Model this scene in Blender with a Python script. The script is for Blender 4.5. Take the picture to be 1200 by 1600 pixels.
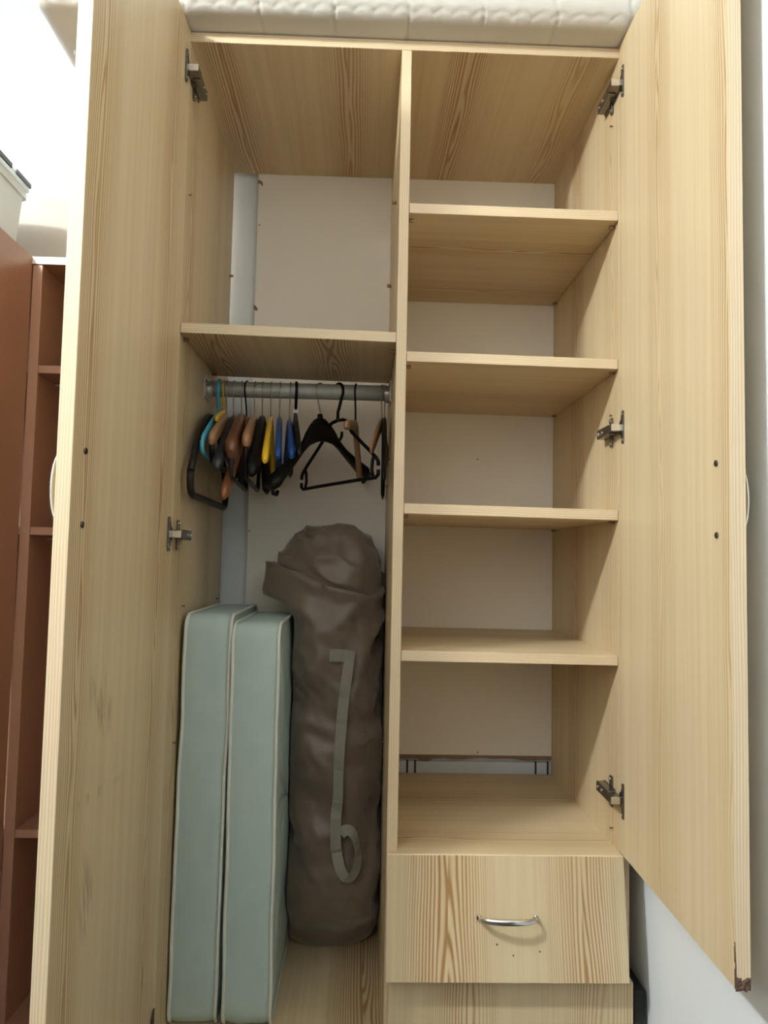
import bpy, bmesh, math, random
from mathutils import Vector, Matrix, noise
random.seed(7)
PI = math.pi
for o in list(bpy.data.objects):
    bpy.data.objects.remove(o)
S = bpy.context.scene
COL = S.collection

# ------------------------------------------------------------------ camera
def add_camera():
    yaw, pitch, roll = 0.02745, 0.06304, 0.02013
    cy, sy, cp, sp = math.cos(yaw), math.sin(yaw), math.cos(pitch), math.sin(pitch)
    f = Vector((sy * cp, cy * cp, sp)); r = Vector((cy, -sy, 0)); u = r.cross(f)
    c, s = math.cos(roll), math.sin(roll)
    r2, u2 = r * c + u * s, u * c - r * s
    cam = bpy.data.cameras.new('camera')
    cam.sensor_fit = 'VERTICAL'; cam.sensor_height = 36.0
    cam.lens = 36.0 * 1158.4 / 1600.0
    cam.clip_start = 0.02
    o = bpy.data.objects.new('camera', cam); COL.objects.link(o)
    m = Matrix((r2, u2, -f)).transposed().to_4x4()
    m.translation = Vector((0.34176, -1.26544, 1.02202))
    o.matrix_world = m
    S.camera = o
add_camera()

# ------------------------------------------------------------------ world, lamp, exposure
W = bpy.data.worlds.new('world'); S.world = W; W.use_nodes = True
W.node_tree.nodes['Background'].inputs[0].default_value = (0.8, 0.87, 1.0, 1)
W.node_tree.nodes['Background'].inputs[1].default_value = 0.3
L = bpy.data.lights.new('ceiling_lamp', 'POINT')
L.energy = 66; L.color = (0.95, 1.0, 0.99); L.shadow_soft_size = 0.055
lo = bpy.data.objects.new('ceiling_lamp', L); COL.objects.link(lo); lo.location = (-0.76, -1.03, 2.186)
S.view_settings.view_transform = 'Standard'; S.view_settings.look = 'None'
S.view_settings.exposure = 0.62; S.view_settings.gamma = 1.0
S.view_settings.use_curve_mapping = False
S.cycles.diffuse_bounces = 8; S.cycles.max_bounces = 14

# ------------------------------------------------------------------ materials
def lin(c):
    return tuple((x / 255 / 12.92) if x <= 10 else ((x / 255 + 0.055) / 1.055) ** 2.4 for x in c)

class NT:
    def __init__(s, name):
        s.m = bpy.data.materials.new(name); s.m.use_nodes = True
        s.t = s.m.node_tree; s.b = s.t.nodes['Principled BSDF']
    def n(s, typ, **kw):
        x = s.t.nodes.new(typ)
        for k, v in kw.items(): setattr(x, k, v)
        return x
    def put(s, inp, v):
        if hasattr(v, 'is_output'): s.t.links.new(v, inp)
        else: inp.default_value = v
    def math(s, op, a, b=0.0, c=0.0, clamp=False):
        x = s.n('ShaderNodeMath', operation=op, use_clamp=clamp)
        s.put(x.inputs[0], a); s.put(x.inputs[1], b); s.put(x.inputs[2], c)
        return x.outputs[0]
    def vec(s, a, b, c=0.0):
        x = s.n('ShaderNodeCombineXYZ')
        s.put(x.inputs[0], a); s.put(x.inputs[1], b); s.put(x.inputs[2], c)
        return x.outputs[0]
    def noise(s, v, scale=1.0, detail=2.0, rough=0.5):
        x = s.n('ShaderNodeTexNoise'); s.put(x.inputs['Vector'], v)
        x.inputs['Scale'].default_value = scale; x.inputs['Detail'].default_value = detail
        x.inputs['Roughness'].default_value = rough
        return x.outputs[0]
    def mix(s, f, a, b):
        x = s.n('ShaderNodeMix', data_type='RGBA')
        s.put(x.inputs[0], f)
        s.put(x.inputs[6], (*a, 1) if isinstance(a, tuple) else a)
        s.put(x.inputs[7], (*b, 1) if isinstance(b, tuple) else b)
        return x.outputs[2]
    def sstep(s, v, a, b):
        x = s.n('ShaderNodeMapRange', interpolation_type='SMOOTHSTEP')
        s.put(x.inputs[0], v); x.inputs[1].default_value = a; x.inputs[2].default_value = b
        return x.outputs[0]
    def bump(s, h, strength=0.2, dist=0.001):
        x = s.n('ShaderNodeBump'); x.inputs['Strength'].default_value = strength
        x.inputs['Distance'].default_value = dist
        s.put(x.inputs['Height'], h); s.t.links.new(x.outputs[0], s.b.inputs['Normal'])
    def uv(s):
        x = s.n('ShaderNodeUVMap'); y = s.n('ShaderNodeSeparateXYZ')
        s.t.links.new(x.outputs[0], y.inputs[0])
        return y.outputs[0], y.outputs[1]
    def obj(s):
        return s.n('ShaderNodeTexCoord').outputs['Object']

def plain(name, col, rough=0.5, metal=0.0, var=0.06, vscale=40, bump=0.0, bscale=300, **kw):
    t = NT(name)
    co = t.obj()
    nz = t.noise(co, vscale, 3)
    a = tuple(max(0, c * (1 - var)) for c in col); b = tuple(min(1, c * (1 + var)) for c in col)
    t.put(t.b.inputs['Base Color'], t.mix(nz, a, b))
    t.b.inputs['Roughness'].default_value = rough; t.b.inputs['Metallic'].default_value = metal
    if bump: t.bump(t.noise(co, bscale, 2), bump)
    for k, v in kw.items(): t.b.inputs[k.replace('_', ' ')].default_value = v
    return t.m

def wood(name, base, dark, strength=1.0, period=0.22, lam=0.0064, rough=0.42, smudges=(), spread=0.066):
    """pine laminate: UV u runs across the grain, v along it, in metres"""
    t = NT(name); u, v = t.uv()
    w1 = t.noise(t.vec(t.math('MULTIPLY', u, 3.0), t.math('MULTIPLY', v, 1.3)), 1, 1)
    u1 = t.math('ADD', u, t.math('MULTIPLY_ADD', w1, 0.05, -0.025))
    cell = t.math('FLOOR', t.math('DIVIDE', u1, period))
    du = t.math('PINGPONG', u1, period / 2)               # 0 at the heart of each cluster
    nv = t.noise(t.vec(t.math('MULTIPLY', u, 4.0), t.math('MULTIPLY', v, 2.1), cell), 1, 1.5)
    nv = t.math('MULTIPLY_ADD', nv, 0.09, -0.045)
    h = t.math('SQRT', t.math('ADD', t.math('MULTIPLY', du, du), t.math('MULTIPLY', nv, nv)))
    wob = t.noise(t.vec(t.math('MULTIPLY', u, 70.0), t.math('MULTIPLY', v, 5.0)), 1, 2)
    h2 = t.math('ADD', h, t.math('MULTIPLY_ADD', wob, 0.004, -0.002))
    hs = t.math('POWER', t.math('DIVIDE', h2, 0.03), 1.35)    # rings crowd together away from the heart
    ring = t.math('MULTIPLY_ADD', t.math('SINE', t.math('MULTIPLY', hs, 2 * PI * 0.03 / lam)), 0.5, 0.5)
    ring = t.math('POWER', ring, 2.1)
    mask = t.sstep(du, spread, spread * 0.25)
    mod = t.noise(t.vec(t.math('MULTIPLY', u, 9.0), t.math('MULTIPLY', v, 0.7), 3.3), 1, 1)
    mask = t.math('MULTIPLY', mask, t.math('MULTIPLY_ADD', t.sstep(mod, 0.3, 0.65), 0.6, 0.4))
    fine = t.noise(t.vec(t.math('MULTIPLY', u, 420.0), t.math('MULTIPLY', v, 5.0)), 1, 2)
    mid = t.noise(t.vec(t.math('MULTIPLY', u, 75.0), t.math('MULTIPLY', v, 1.1), 7.7), 1, 3, 0.65)
    broad = t.noise(t.vec(t.math('MULTIPLY', u, 9.0), t.math('MULTIPLY', v, 0.6), 5.1), 1, 2)
    f = t.math('MULTIPLY', t.math('MULTIPLY', ring, mask), 0.74 * strength)
    f = t.math('ADD', f, t.math('MULTIPLY_ADD', fine, 0.26, -0.11))
    f = t.math('ADD', f, t.math('MULTIPLY_ADD', mid, 0.75, -0.30))
    f = t.math('ADD', f, t.math('MULTIPLY_ADD', broad, 0.3, -0.15), clamp=True)
    colr = t.mix(f, base, dark)
    for (su, sv, ru, rv, amt) in smudges:                     # scuff marks of the photograph
        a = t.math('DIVIDE', t.math('SUBTRACT', u, su), ru); b = t.math('DIVIDE', t.math('SUBTRACT', v, sv), rv)
        a = t.math('ADD', a, t.math('MULTIPLY', b, 0.6))
        d = t.math('SQRT', t.math('ADD', t.math('MULTIPLY', a, a), t.math('MULTIPLY', b, b)))
        k = t.sstep(d, 1.0, 0.15)
        st = t.noise(t.vec(t.math('MULTIPLY_ADD', v, 14.0, t.math('MULTIPLY', u, 90.0)), t.math('MULTIPLY', v, 12.0)), 1, 3)
        k = t.math('MULTIPLY', k, t.sstep(st, 0.42, 0.68))
        colr = t.mix(t.math('MULTIPLY', k, amt), colr, lin((112, 86, 60)))
    t.put(t.b.inputs['Base Color'], colr)
    t.b.inputs['Roughness'].default_value = rough
    t.bump(t.math('ADD', fine, ring), 0.06, 0.0006)
    return t.m

def edgeband(name, base, dark):
    t = NT(name); u, v = t.uv()
    w = t.noise(t.vec(t.math('MULTIPLY', u, 60.0), t.math('MULTIPLY', v, 4.0)), 1, 2)
    s = t.math('SINE', t.math('MULTIPLY', t.math('ADD', u, t.math('MULTIPLY', w, 0.006)), 2 * PI / 0.0036))
    s = t.math('POWER', t.math('MULTIPLY_ADD', s, 0.5, 0.5), 1.5)
    n = t.noise(t.vec(t.math('MULTIPLY', u, 500.0), t.math('MULTIPLY', v, 6.0)), 1, 2)
    f = t.math('ADD', t.math('MULTIPLY', s, 0.42), t.math('MULTIPLY_ADD', n, 0.4, -0.12), clamp=True)
    t.put(t.b.inputs['Base Color'], t.mix(f, base, dark))
    t.b.inputs['Roughness'].default_value = 0.45
    return t.m

PB, PD = (0.660, 0.532, 0.332), (0.40, 0.242, 0.100)
M = {}
M['pine'] = wood('pine_laminate', PB, PD, 1.4)
M['pine_bold'] = wood('pine_laminate_bold', PB, (0.36, 0.20, 0.080), 1.45, period=0.22, spread=0.085)
M['pine_top'] = wood('pine_laminate_top', PB, (0.36, 0.20, 0.080), 1.35, period=0.22, spread=0.058)
M['pine_soft'] = wood('pine_laminate_soft', PB, PD, 1.1, period=0.3)
M['pine_scuffed'] = wood('pine_laminate_scuffed', PB, PD, 1.4, period=0.285,
                         smudges=((0.075, 0.83, 0.05, 0.06, 0.75), (0.055, 0.59, 0.035, 0.08, 0.65), (0.08, 0.715, 0.10, 0.012, 0.5)))
M['edge'] = edgeband('pine_edge_band', (0.73, 0.59, 0.40), (0.48, 0.32, 0.17))
M['hardboard'] = plain('cream_hardboard', (0.88, 0.83, 0.745), 0.6, var=0.03, vscale=6)
M['torn'] = plain('torn_hardboard', (0.27, 0.18, 0.12), 0.9, var=0.3, vscale=90)
M['chip'] = plain('broken_chipboard', (0.11, 0.06, 0.042), 0.95, var=0.6, vscale=260, bump=0.8)
M['wall'] = plain('white_wall_paint', (0.81, 0.845, 0.865), 0.7, var=0.012, vscale=5, bump=0.10, bscale=160)
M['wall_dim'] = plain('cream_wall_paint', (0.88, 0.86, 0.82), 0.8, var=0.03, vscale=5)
M['blocker'] = plain('dark_light_blocker', (0.05, 0.033, 0.022), 0.6, var=0.1, vscale=8)  # for the added out-of-view panels that soak up low bounce light
M['ceiling'] = plain('white_ceiling_paint', (0.82, 0.83, 0.84), 0.8, var=0.01, vscale=5)
M['floor'] = plain('floor_boards', (0.045, 0.03, 0.022), 0.5, var=0.2, vscale=6)
M['tile'] = plain('white_tile', (0.72, 0.76, 0.80), 0.3, var=0.02)
M['nickel'] = plain('nickel_steel', (0.20, 0.18, 0.155), 0.25, 0.9)
M['chrome'] = plain('satin_chrome', (0.72, 0.70, 0.67), 0.22, 1.0)
M['zinc'] = plain('zinc_tube', (0.56, 0.58, 0.57), 0.6, 0.45, var=0.2, vscale=60)
M['steel_plate'] = plain('plated_bracket', (0.62, 0.61, 0.58), 0.4, 0.6)
M['brass'] = plain('dull_brass', (0.33, 0.22, 0.11), 0.4, 0.8)
M['dark_hole'] = plain('dark_hole', (0.05, 0.03, 0.02), 0.9)
M['black_plastic'] = plain('black_plastic', (0.005, 0.0045, 0.0045), 0.42, Specular_IOR_Level=0.25)
M['grey_plastic'] = plain('dark_grey_plastic', (0.030, 0.030, 0.031), 0.45, Specular_IOR_Level=0.35)
M['brown_black'] = plain('dark_brown_plastic', (0.020, 0.013, 0.008), 0.45, Specular_IOR_Level=0.3)
M['yellow_plastic'] = plain('yellow_plastic', (0.80, 0.48, 0.025), 0.32)
M['blue_plastic'] = plain('blue_plastic', (0.008, 0.055, 0.22), 0.35)
M['turquoise'] = plain('turquoise_plastic', (0.08, 0.42, 0.58), 0.4)
M['steel_wire'] = plain('bright_steel_wire', (0.55, 0.52, 0.47), 0.3, 0.9)
M['white_label'] = plain('white_label', (0.7, 0.7, 0.7), 0.6)
M['redwood'] = plain('red_brown_varnished_wood', (0.165, 0.062, 0.030), 0.32, var=0.25, vscale=50)
M['orangewood'] = plain('orange_brown_varnished_wood', (0.36, 0.140, 0.055), 0.30, var=0.2, vscale=50)
M['tanwood'] = plain('tan_varnished_wood', (0.35, 0.19, 0.095), 0.35, var=0.2, vscale=60)
M['palewood'] = plain('pale_wood', (0.55, 0.36, 0.22), 0.5, var=0.15, vscale=60)
M['piping'] = plain('pale_piping', (0.66, 0.69, 0.62), 0.7)
M['strap'] = plain('grey_brown_webbing', (0.27, 0.25, 0.205), 0.8, var=0.12, vscale=300, bump=0.5, bscale=900)
M['mahogany'] = plain('mahogany_laminate', (0.30, 0.155, 0.100), 0.4, var=0.10, vscale=9)
M['mahogany_edge'] = plain('mahogany_edge', (0.42, 0.235, 0.165), 0.45, var=0.08)
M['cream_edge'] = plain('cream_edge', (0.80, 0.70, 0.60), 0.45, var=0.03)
M['black_board'] = plain('black_board', (0.012, 0.012, 0.012), 0.7)
M['clip'] = plain('grey_clip', (0.075, 0.10, 0.115), 0.4)
M['pillow'] = plain('beige_pillow', (0.50, 0.46, 0.40), 0.85, var=0.03, vscale=12, bump=0.15)

def mk_fabric(name, a, b, rough, scale, bscale, bstr, sheen=0.0):
    t = NT(name); co = t.obj()
    t.put(t.b.inputs['Base Color'], t.mix(t.noise(co, scale, 3), a, b))
    t.b.inputs['Roughness'].default_value = rough
    t.b.inputs['Sheen Weight'].default_value = sheen
    t.bump(t.noise(co, bscale, 2), bstr, 0.0008)
    return t.m
M['sage'] = mk_fabric('sage_green_fabric', (0.42, 0.54, 0.50), (0.49, 0.60, 0.56), 0.85, 30, 700, 0.25)
M['bag'] = mk_fabric('brown_nylon', (0.135, 0.098, 0.068), (0.205, 0.155, 0.115), 0.42, 9, 220, 0.08, 0.3)
M['ticking'] = mk_fabric('cream_ticking', (0.63, 0.60, 0.545), (0.68, 0.65, 0.595), 0.8, 14, 500, 0.2)
M['white_trim'] = mk_fabric('white_border_fabric', (0.78, 0.78, 0.78), (0.82, 0.82, 0.82), 0.8, 14, 400, 0.2)
t = NT('clear_plastic')
t.b.inputs['Base Color'].default_value = (0.86, 0.90, 0.90, 1)
t.b.inputs['Roughness'].default_value = 0.35; t.b.inputs['Transmission Weight'].default_value = 0.55
t.b.inputs['IOR'].default_value = 1.25
M['clear'] = t.m

# ------------------------------------------------------------------ builders
def link(name, me, parent=None):
    o = bpy.data.objects.new(name, me); COL.objects.link(o)
    if parent is not None:
        o.parent = parent
        if parent.get('_world'):
            o.matrix_parent_inverse = Matrix.Translation(-Vector(parent['_base']))
    return o

def root(name, label, cat, loc, group=None, rotz=0.0, world=True):
    """an Empty at the thing's base; with world=True its parts are given in room coordinates"""
    o = bpy.data.objects.new(name, None); COL.objects.link(o)
    o.empty_display_size = 0.05
    o.location = loc; o.rotation_euler = (0, 0, rotz)
    o['label'] = label; o['category'] = cat
    if group: o['group'] = group
    ROOTS.append((o, world))
    if world:
        o['_world'] = 1; o['_base'] = list(loc)
    return o
ROOTS = []

def tag(o, label, cat, group=None):
    o['label'] = label; o['category'] = cat
    if group: o['group'] = group
    return o

class MB:
    """collects shapes into ONE mesh"""
    def __init__(s): s.bm = bmesh.new(); s.bm.loops.layers.uv.new('UVMap'); s.mats = []
    def mi(s, m):
        if m not in s.mats: s.mats.append(m)
        return s.mats.index(m)
    def box(s, lo, hi, m, bevel=0.0, seg=1, mat=None):
        i = s.mi(m)
        vs = [s.bm.verts.new((x, y, z)) for x in (lo[0], hi[0]) for y in (lo[1], hi[1]) for z in (lo[2], hi[2])]
        fs = [s.bm.faces.new([vs[k] for k in q]) for q in ((0, 1, 3, 2), (4, 6, 7, 5), (0, 4, 5, 1), (2, 3, 7, 6), (0, 2, 6, 4), (1, 5, 7, 3))]
        for f in fs: f.material_index = i
        if bevel:
            es = list({e for f in fs for e in f.edges})
            r = bmesh.ops.bevel(s.bm, geom=es, offset=bevel, segments=seg, affect='EDGES', profile=0.5)
            for f in r['faces']: f.material_index = i
            vs = list({v for f in r['faces'] for v in f.verts} | {v for v in vs if v.is_valid})
        if mat is not None: bmesh.ops.transform(s.bm, matrix=mat, verts=vs)
        return vs
    def sweep(s, pts, ra, rb, m, side, n=10, caps=True, closed=False, power=2.0):
        """tube along pts; ra = half size in the plane normal to side, rb = half size along side"""
        i = s.mi(m); pts = [Vector(p) for p in pts]; side = Vector(side).normalized(); N = len(pts)
        if not hasattr(ra, '__len__'): ra = [ra] * N
        if not hasattr(rb, '__len__'): rb = [rb] * N
        rings = []
        for k, p in enumerate(pts):
            if closed: d = pts[(k + 1) % N] - pts[k - 1]
            else: d = pts[min(k + 1, N - 1)] - pts[max(k - 1, 0)]
            d.normalize()
            a = side.cross(d)
            if a.length < 1e-5: a = Vector((0, 0, 1)).cross(d)
            a.normalize(); b = d.cross(a).normalized()
            ring = []
            for j in range(n):
                th = 2 * PI * j / n; c, q = math.cos(th), math.sin(th)
                c = math.copysign(abs(c) ** (2 / power), c); q = math.copysign(abs(q) ** (2 / power), q)
                ring.append(s.bm.verts.new(p + a * ra[k] * c + b * rb[k] * q))
            rings.append(ring)
        for k in range(N if closed else N - 1):
            A, B = rings[k], rings[(k + 1) % N]
            for j in range(n):
                f = s.bm.faces.new((A[j], A[(j + 1) % n], B[(j + 1) % n], B[j])); f.material_index = i; f.smooth = True
        if caps and not closed:
            for R in (rings[0][::-1], rings[-1]):
                f = s.bm.faces.new(R); f.material_index = i
        return s
    def cyl(s, a, b, r, m, n=14):
        a, b = Vector(a), Vector(b); d = (b - a).normalized()
        side = Vector((1, 0, 0)) if abs(d.x) < 0.9 else Vector((0, 1, 0))
        e = min(0.0006, r * 0.3)
        return s.sweep([a, a + d * 1e-5, a + d * e, b - d * e, b - d * 1e-5, b], [r * 0.9, r * 0.9, r, r, r * 0.9, r * 0.9],
                       [r * 0.9, r * 0.9, r, r, r * 0.9, r * 0.9], m, side, n)
    def grid(s, P, m, closed_u=False, closed_v=False, smooth=True):
        i = s.mi(m)
        V = [[s.bm.verts.new(p) for p in row] for row in P]
        nr, nc = len(V), len(V[0])
        for a in range(nr if closed_v else nr - 1):
            for b in range(nc if closed_u else nc - 1):
                q = (V[a][b], V[a][(b + 1) % nc], V[(a + 1) % nr][(b + 1) % nc], V[(a + 1) % nr][b])
                q = tuple(dict.fromkeys(q))
                f = s.bm.faces.new(q); f.material_index = i; f.smooth = smooth
        return V
    def prism(s, poly, axis, lo, hi, m, bevel=0.0):
        """polygon (pairs in the other two axes) extruded along axis"""
        i = s.mi(m); ax = 'xyz'.index(axis)
        def mk(p, q):
            c = list(p); c.insert(ax, q); return c
        A = [s.bm.verts.new(mk(p, lo)) for p in poly]; B = [s.bm.verts.new(mk(p, hi)) for p in poly]
        n = len(poly); fs = [s.bm.faces.new(A), s.bm.faces.new(B[::-1])]
        for k in range(n): fs.append(s.bm.faces.new((A[k], B[k], B[(k + 1) % n], A[(k + 1) % n])))
        for f in fs: f.material_index = i
        if bevel:
            es = list({e for f in fs for e in f.edges})
            r = bmesh.ops.bevel(s.bm, geom=es, offset=bevel, segments=1, affect='EDGES')
            for f in r['faces']: f.material_index = i
    def build(s, name, parent=None, smooth=None):
        bmesh.ops.recalc_face_normals(s.bm, faces=s.bm.faces[:])
        me = bpy.data.meshes.new(name); s.bm.to_mesh(me); s.bm.free()
        for m in s.mats: me.materials.append(M[m])
        if smooth is not None:
            for p in me.polygons: p.use_smooth = smooth
        return link(name, me, parent)

def board(name, lo, hi, parent, grain, face='pine', edge='edge', off=None, mat=None, bevel=0.0007, finish=None):
    """a laminated board: broad faces carry grain along axis `grain`, narrow faces the edge band"""
    b = MB(); b.mi(face); b.mi(edge)
    b.box(lo, hi, face, bevel)
    if finish: finish(b)
    dims = [hi[k] - lo[k] for k in range(3)]; t = dims.index(min(dims)); g = 'xyz'.index(grain)
    if off is None: off = (random.uniform(0, 3), random.uniform(0, 5))
    uvl = b.bm.loops.layers.uv.active
    b.bm.normal_update()
    for f in b.bm.faces:
        n = [abs(c) for c in f.normal]; k = n.index(max(n))
        if k == t or finish and f.material_index > 1:
            ua = 3 - t - g
            for l in f.loops: l[uvl].uv = (l.vert.co[ua] + off[0], l.vert.co[g] + off[1])
        else:
            f.material_index = 1
            la = 3 - t - k
            for l in f.loops: l[uvl].uv = (l.vert.co[t], l.vert.co[la] + off[1])
    if mat is not None: bmesh.ops.transform(b.bm, matrix=mat, verts=b.bm.verts[:])
    return b.build(name, parent)

def struct(o):
    o['kind'] = 'structure'; return o

# ------------------------------------------------------------------ the room
XL, XR, YF, YB, ZF, ZC = -2.2, 0.828, -2.15, 0.470, 0.06, 2.315
def slab(name, lo, hi, m, parent=None):
    b = MB(); b.box(lo, hi, m); return struct(b.build(name, parent))
slab('floor', (XL - .1, YF - .1, ZF - .1), (XR + .1, YB + .1, ZF), 'floor')
slab('ceiling', (XL - .1, YF - .1, ZC), (XR + .1, YB + .1, ZC + .1), 'ceiling')
wall_back = slab('wall_back', (XL - .1, YB, ZF), (XR + .1, YB + .1, ZC), 'wall')
slab('wall_right', (XR, YF - .1, ZF), (XR + .1, YB, ZC), 'wall')
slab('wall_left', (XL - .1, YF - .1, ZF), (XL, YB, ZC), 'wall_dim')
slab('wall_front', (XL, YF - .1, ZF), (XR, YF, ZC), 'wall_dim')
slab('light_blocker_1', (XL, YF, ZF), (XR, YF + 0.02, 0.95), 'blocker')      # unseen dark panels added on the lower walls to cut bounce light
slab('light_blocker_2', (XL, YF + 0.02, ZF), (XL + 0.02, YB - 0.4, 1.40), 'blocker')
slab('light_blocker_3', (XR - 0.02, YF + 0.02, ZF), (XR, -0.78, 1.40), 'blocker')  # added panel on the right wall, out of view, dims the lower room
for (x0, x1) in ((0.30, 0.452), (0.456, 0.470), (0.474, 0.748), (0.752, 0.776), (0.780, 0.82)):
    b = MB(); b.box((x0, YB - 0.008, 0.40), (x1, YB, 0.562), 'tile', 0.001); b.build('tile', wall_back)
for x in (0.454, 0.472, 0.750, 0.778):
    b = MB(); b.box((x - 0.0017, YB - 0.0076, 0.40), (x + 0.0017, YB, 0.562), 'dark_hole'); b.build('tile_joint', wall_back)
b = MB(); b.box((0.026, YB - 0.004, 1.553), (0.082, YB, 1.5555), 'dark_hole'); b.build('joint_line', wall_back)

# ------------------------------------------------------------------ the pine wardrobe
T = 0.018
x0, x1, XD, D = 0.0, 0.80, 0.392, 0.448
ZT, ZB, ZL = 1.928, 0.540, 0.205
WR = root('wardrobe', 'large open pine-effect wardrobe with shelves, clothes rail and two drawers', 'wardrobe', (0.40, 0.22, ZF))
board('side_panel', (0, 0, ZF), (T, D, ZT), WR, 'z', off=(-0.05, 1.0))
board('side_panel', (x1 - T, 0, ZF), (x1, D, ZT), WR, 'z', off=(-0.035, 2.3))
board('top_panel', (0, -0.001, ZT), (x1, D, ZT + T), WR, 'y', 'pine_top', off=(-0.07, 1.1),
      mat=Matrix.Translation((0, 0, -0.001)))
board('partition_panel', (XD, 0, ZF), (XD + T, D, ZT - 0.0005), WR, 'z', off=(0.4, 0.7))
board('bottom_panel', (T, 0.002, ZL - T), (XD, D, ZL), WR, 'y', 'pine_bold', off=(-0.14, 3.1))
board('drawer_top_panel', (XD + T, -0.019, ZB - T), (x1 - T, D - 0.004, ZB), WR, 'x', off=(-0.054, 4.2))
board('plinth', (T, 0.03, ZF), (x1 - T, 0.048, 0.125), WR, 'x')
# backs: the left one stops short of the side panel, the right one short of the drawer top
b = MB(); b.box((0.076, D, ZL - 0.01), (XD + 0.009, D + 0.004, ZT + 0.012), 'hardboard'); b.build('back_panel', WR)
b = MB(); b.box((XD + 0.010, D, 0.580), (x1 - 0.002, D + 0.004, ZT + 0.012), 'hardboard'); b.build('back_panel', WR)
b = MB()   # torn lower edge of the right back
top = [(XD + 0.012 + k * 0.012, 0.5805) for k in range(33)]
low = [(x, 0.5805 - 0.009 - 0.006 * noise.noise(Vector((x * 17, 3.1, 0))) - (0.006 if abs(x - 0.50) < .012 else 0)) for x, z in reversed(top)]
b.prism(top + low, 'y', D + 0.0005, D + 0.0035, 'torn'); b.build('torn_edge', WR)

def shelf(lo_x, hi_x, zl, zr, y0, y1, grain, off=None, face='pine_soft'):
    zc = (zl + zr) / 2; ang = math.atan2(zr - zl, hi_x - lo_x); xc = (lo_x + hi_x) / 2
    m = Matrix.Translation((xc, 0, zc)) @ Matrix.Rotation(-ang, 4, 'Y') @ Matrix.Translation((-xc, 0, -zc))
    return board('shelf', (lo_x, y0, zc), (hi_x, y1, zc + T), WR, grain, face, mat=m, off=off)
RX0, RX1 = XD + T + 0.0006, x1 - T - 0.0006
shelf(RX0, RX1, 1.630, 1.628, 0.001, D - 0.003, 'x', (-0.147, 0.2), 'pine')
shelf(RX0, RX1, 1.365, 1.361, 0.001, D - 0.003, 'x', (0.04, 1.2))
shelf(RX0, RX1, 1.1, 1.096, 0.001, D - 0.003, 'x', (0.20, 2.2))
shelf(RX0, RX1, 0.850, 0.848, 0.001, D - 0.003, 'x', (0.02, 3.2))
shelf(T + 0.0006, XD - 0.0006, 1.4045, 1.398, 0.001, 0.307, 'y', (-0.06, 4.4), 'pine_bold')

def pin(x, y, z, s):      # s = +1 sticks out towards +x
    b = MB(); b.cyl((x, y, z), (x + s * 0.009, y, z), 0.003, 'brass', 10); b.build('shelf_pin', WR)
for z in (1.628, 1.363, 1.098):
    pin(RX1, 0.022, z - 0.0035, -1); pin(RX1, D - 0.03, z - 0.0035, -1); pin(RX0, 0.022, z - 0.0025, 1)
for y in (0.03, 0.28):
    pin(T, y, 1.4005, 1)
pin(XD, 0.045, 1.394, -1); pin(XD, 0.108, 1.700, -1); pin(XD, 0.362, 1.634, -1); pin(T, 0.43, 1.671, 1)
pin(XD, 0.33, 1.62, -1)
def nail(p, d, r=0.0026, h=0.004):
    b = MB(); p = Vector(p); d = Vector(d)
    b.cyl(p, p + d * h, 0.0012, 'brass', 8); b.cyl(p + d * h, p + d * (h + 0.0012), r, 'brass', 8); b.build('nail', WR)
for y, z in ((0.088, 0.930), (0.397, 0.927), (0.059, 0.695), (0.027, 1.662)): nail((T, y, z), (1, 0, 0))
for y, z in ((0.30, 1.176), (0.21, 1.22), (0.33, 0.90), (0.25, 0.655)): nail((XD, y, z), (-1, 0, 0))
for y, z in ((0.012, 1.82), (0.012, 1.285), (0.010, 0.568)): nail((x1 - T, y + 0.02, z), (-1, 0, 0))
for p in ((0.605, D, 1.258), (0.613, D, 0.587), (0.085, D, 1.90), (0.081, D, 1.802), (0.082, D, 1.60), (0.080, D, 1.08)):
    nail(p, (0, -1, 0), 0.002, 0.001)
for (x, z, w, hh) in ((0.0735, 1.905, .010, .012), (0.0735, 1.60, .007, .016)):   # chips broken out of the back's edge
    b = MB(); b.prism([(x, z), (x + w, z - hh * .3), (x + w * 1.3, z + hh * .1), (x + w * .6, z + hh * .55), (x, z + hh * .6)], 'y', D - 0.0012, D + 0.0002, 'torn')
    b.build('chipped_spot', WR)

# clothes rail
RY, RZ, RR = 0.23, 1.359, 0.0158
b = MB(); b.sweep([(T + 0.003, RY, RZ), (0.1, RY, RZ), (0.2, RY, RZ), (0.3, RY, RZ), (XD - 0.003, RY, RZ)], RR, RR, 'zinc', (0, 1, 0), 24)
rail = b.build('clothes_rail', WR)
for xx, s in ((T, 1), (XD, -1)):
    b = MB()
    xa, xb = sorted((xx, xx + s * 0.003))
    b.box((xa, RY - 0.026, RZ - 0.022), (xb, RY + 0.026, RZ + 0.022), 'steel_plate', 0.0008)
    pts = [(xx + s * 0.007, RY + 0.0185 * math.cos(a), RZ + 0.0185 * math.sin(a)) for a in [PI * 0.95 + k * PI * 1.1 / 12 for k in range(13)]]
    b.sweep(pts, 0.0015, 0.006, 'steel_plate', (1, 0, 0), 8)
    for dy in (-0.021, 0.021): b.cyl((xx + s * 0.003, RY + dy, RZ + 0.012), (xx + s * 0.0045, RY + dy, RZ + 0.012), 0.003, 'nickel', 10)
    b.build('rail_bracket', rail)

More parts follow.
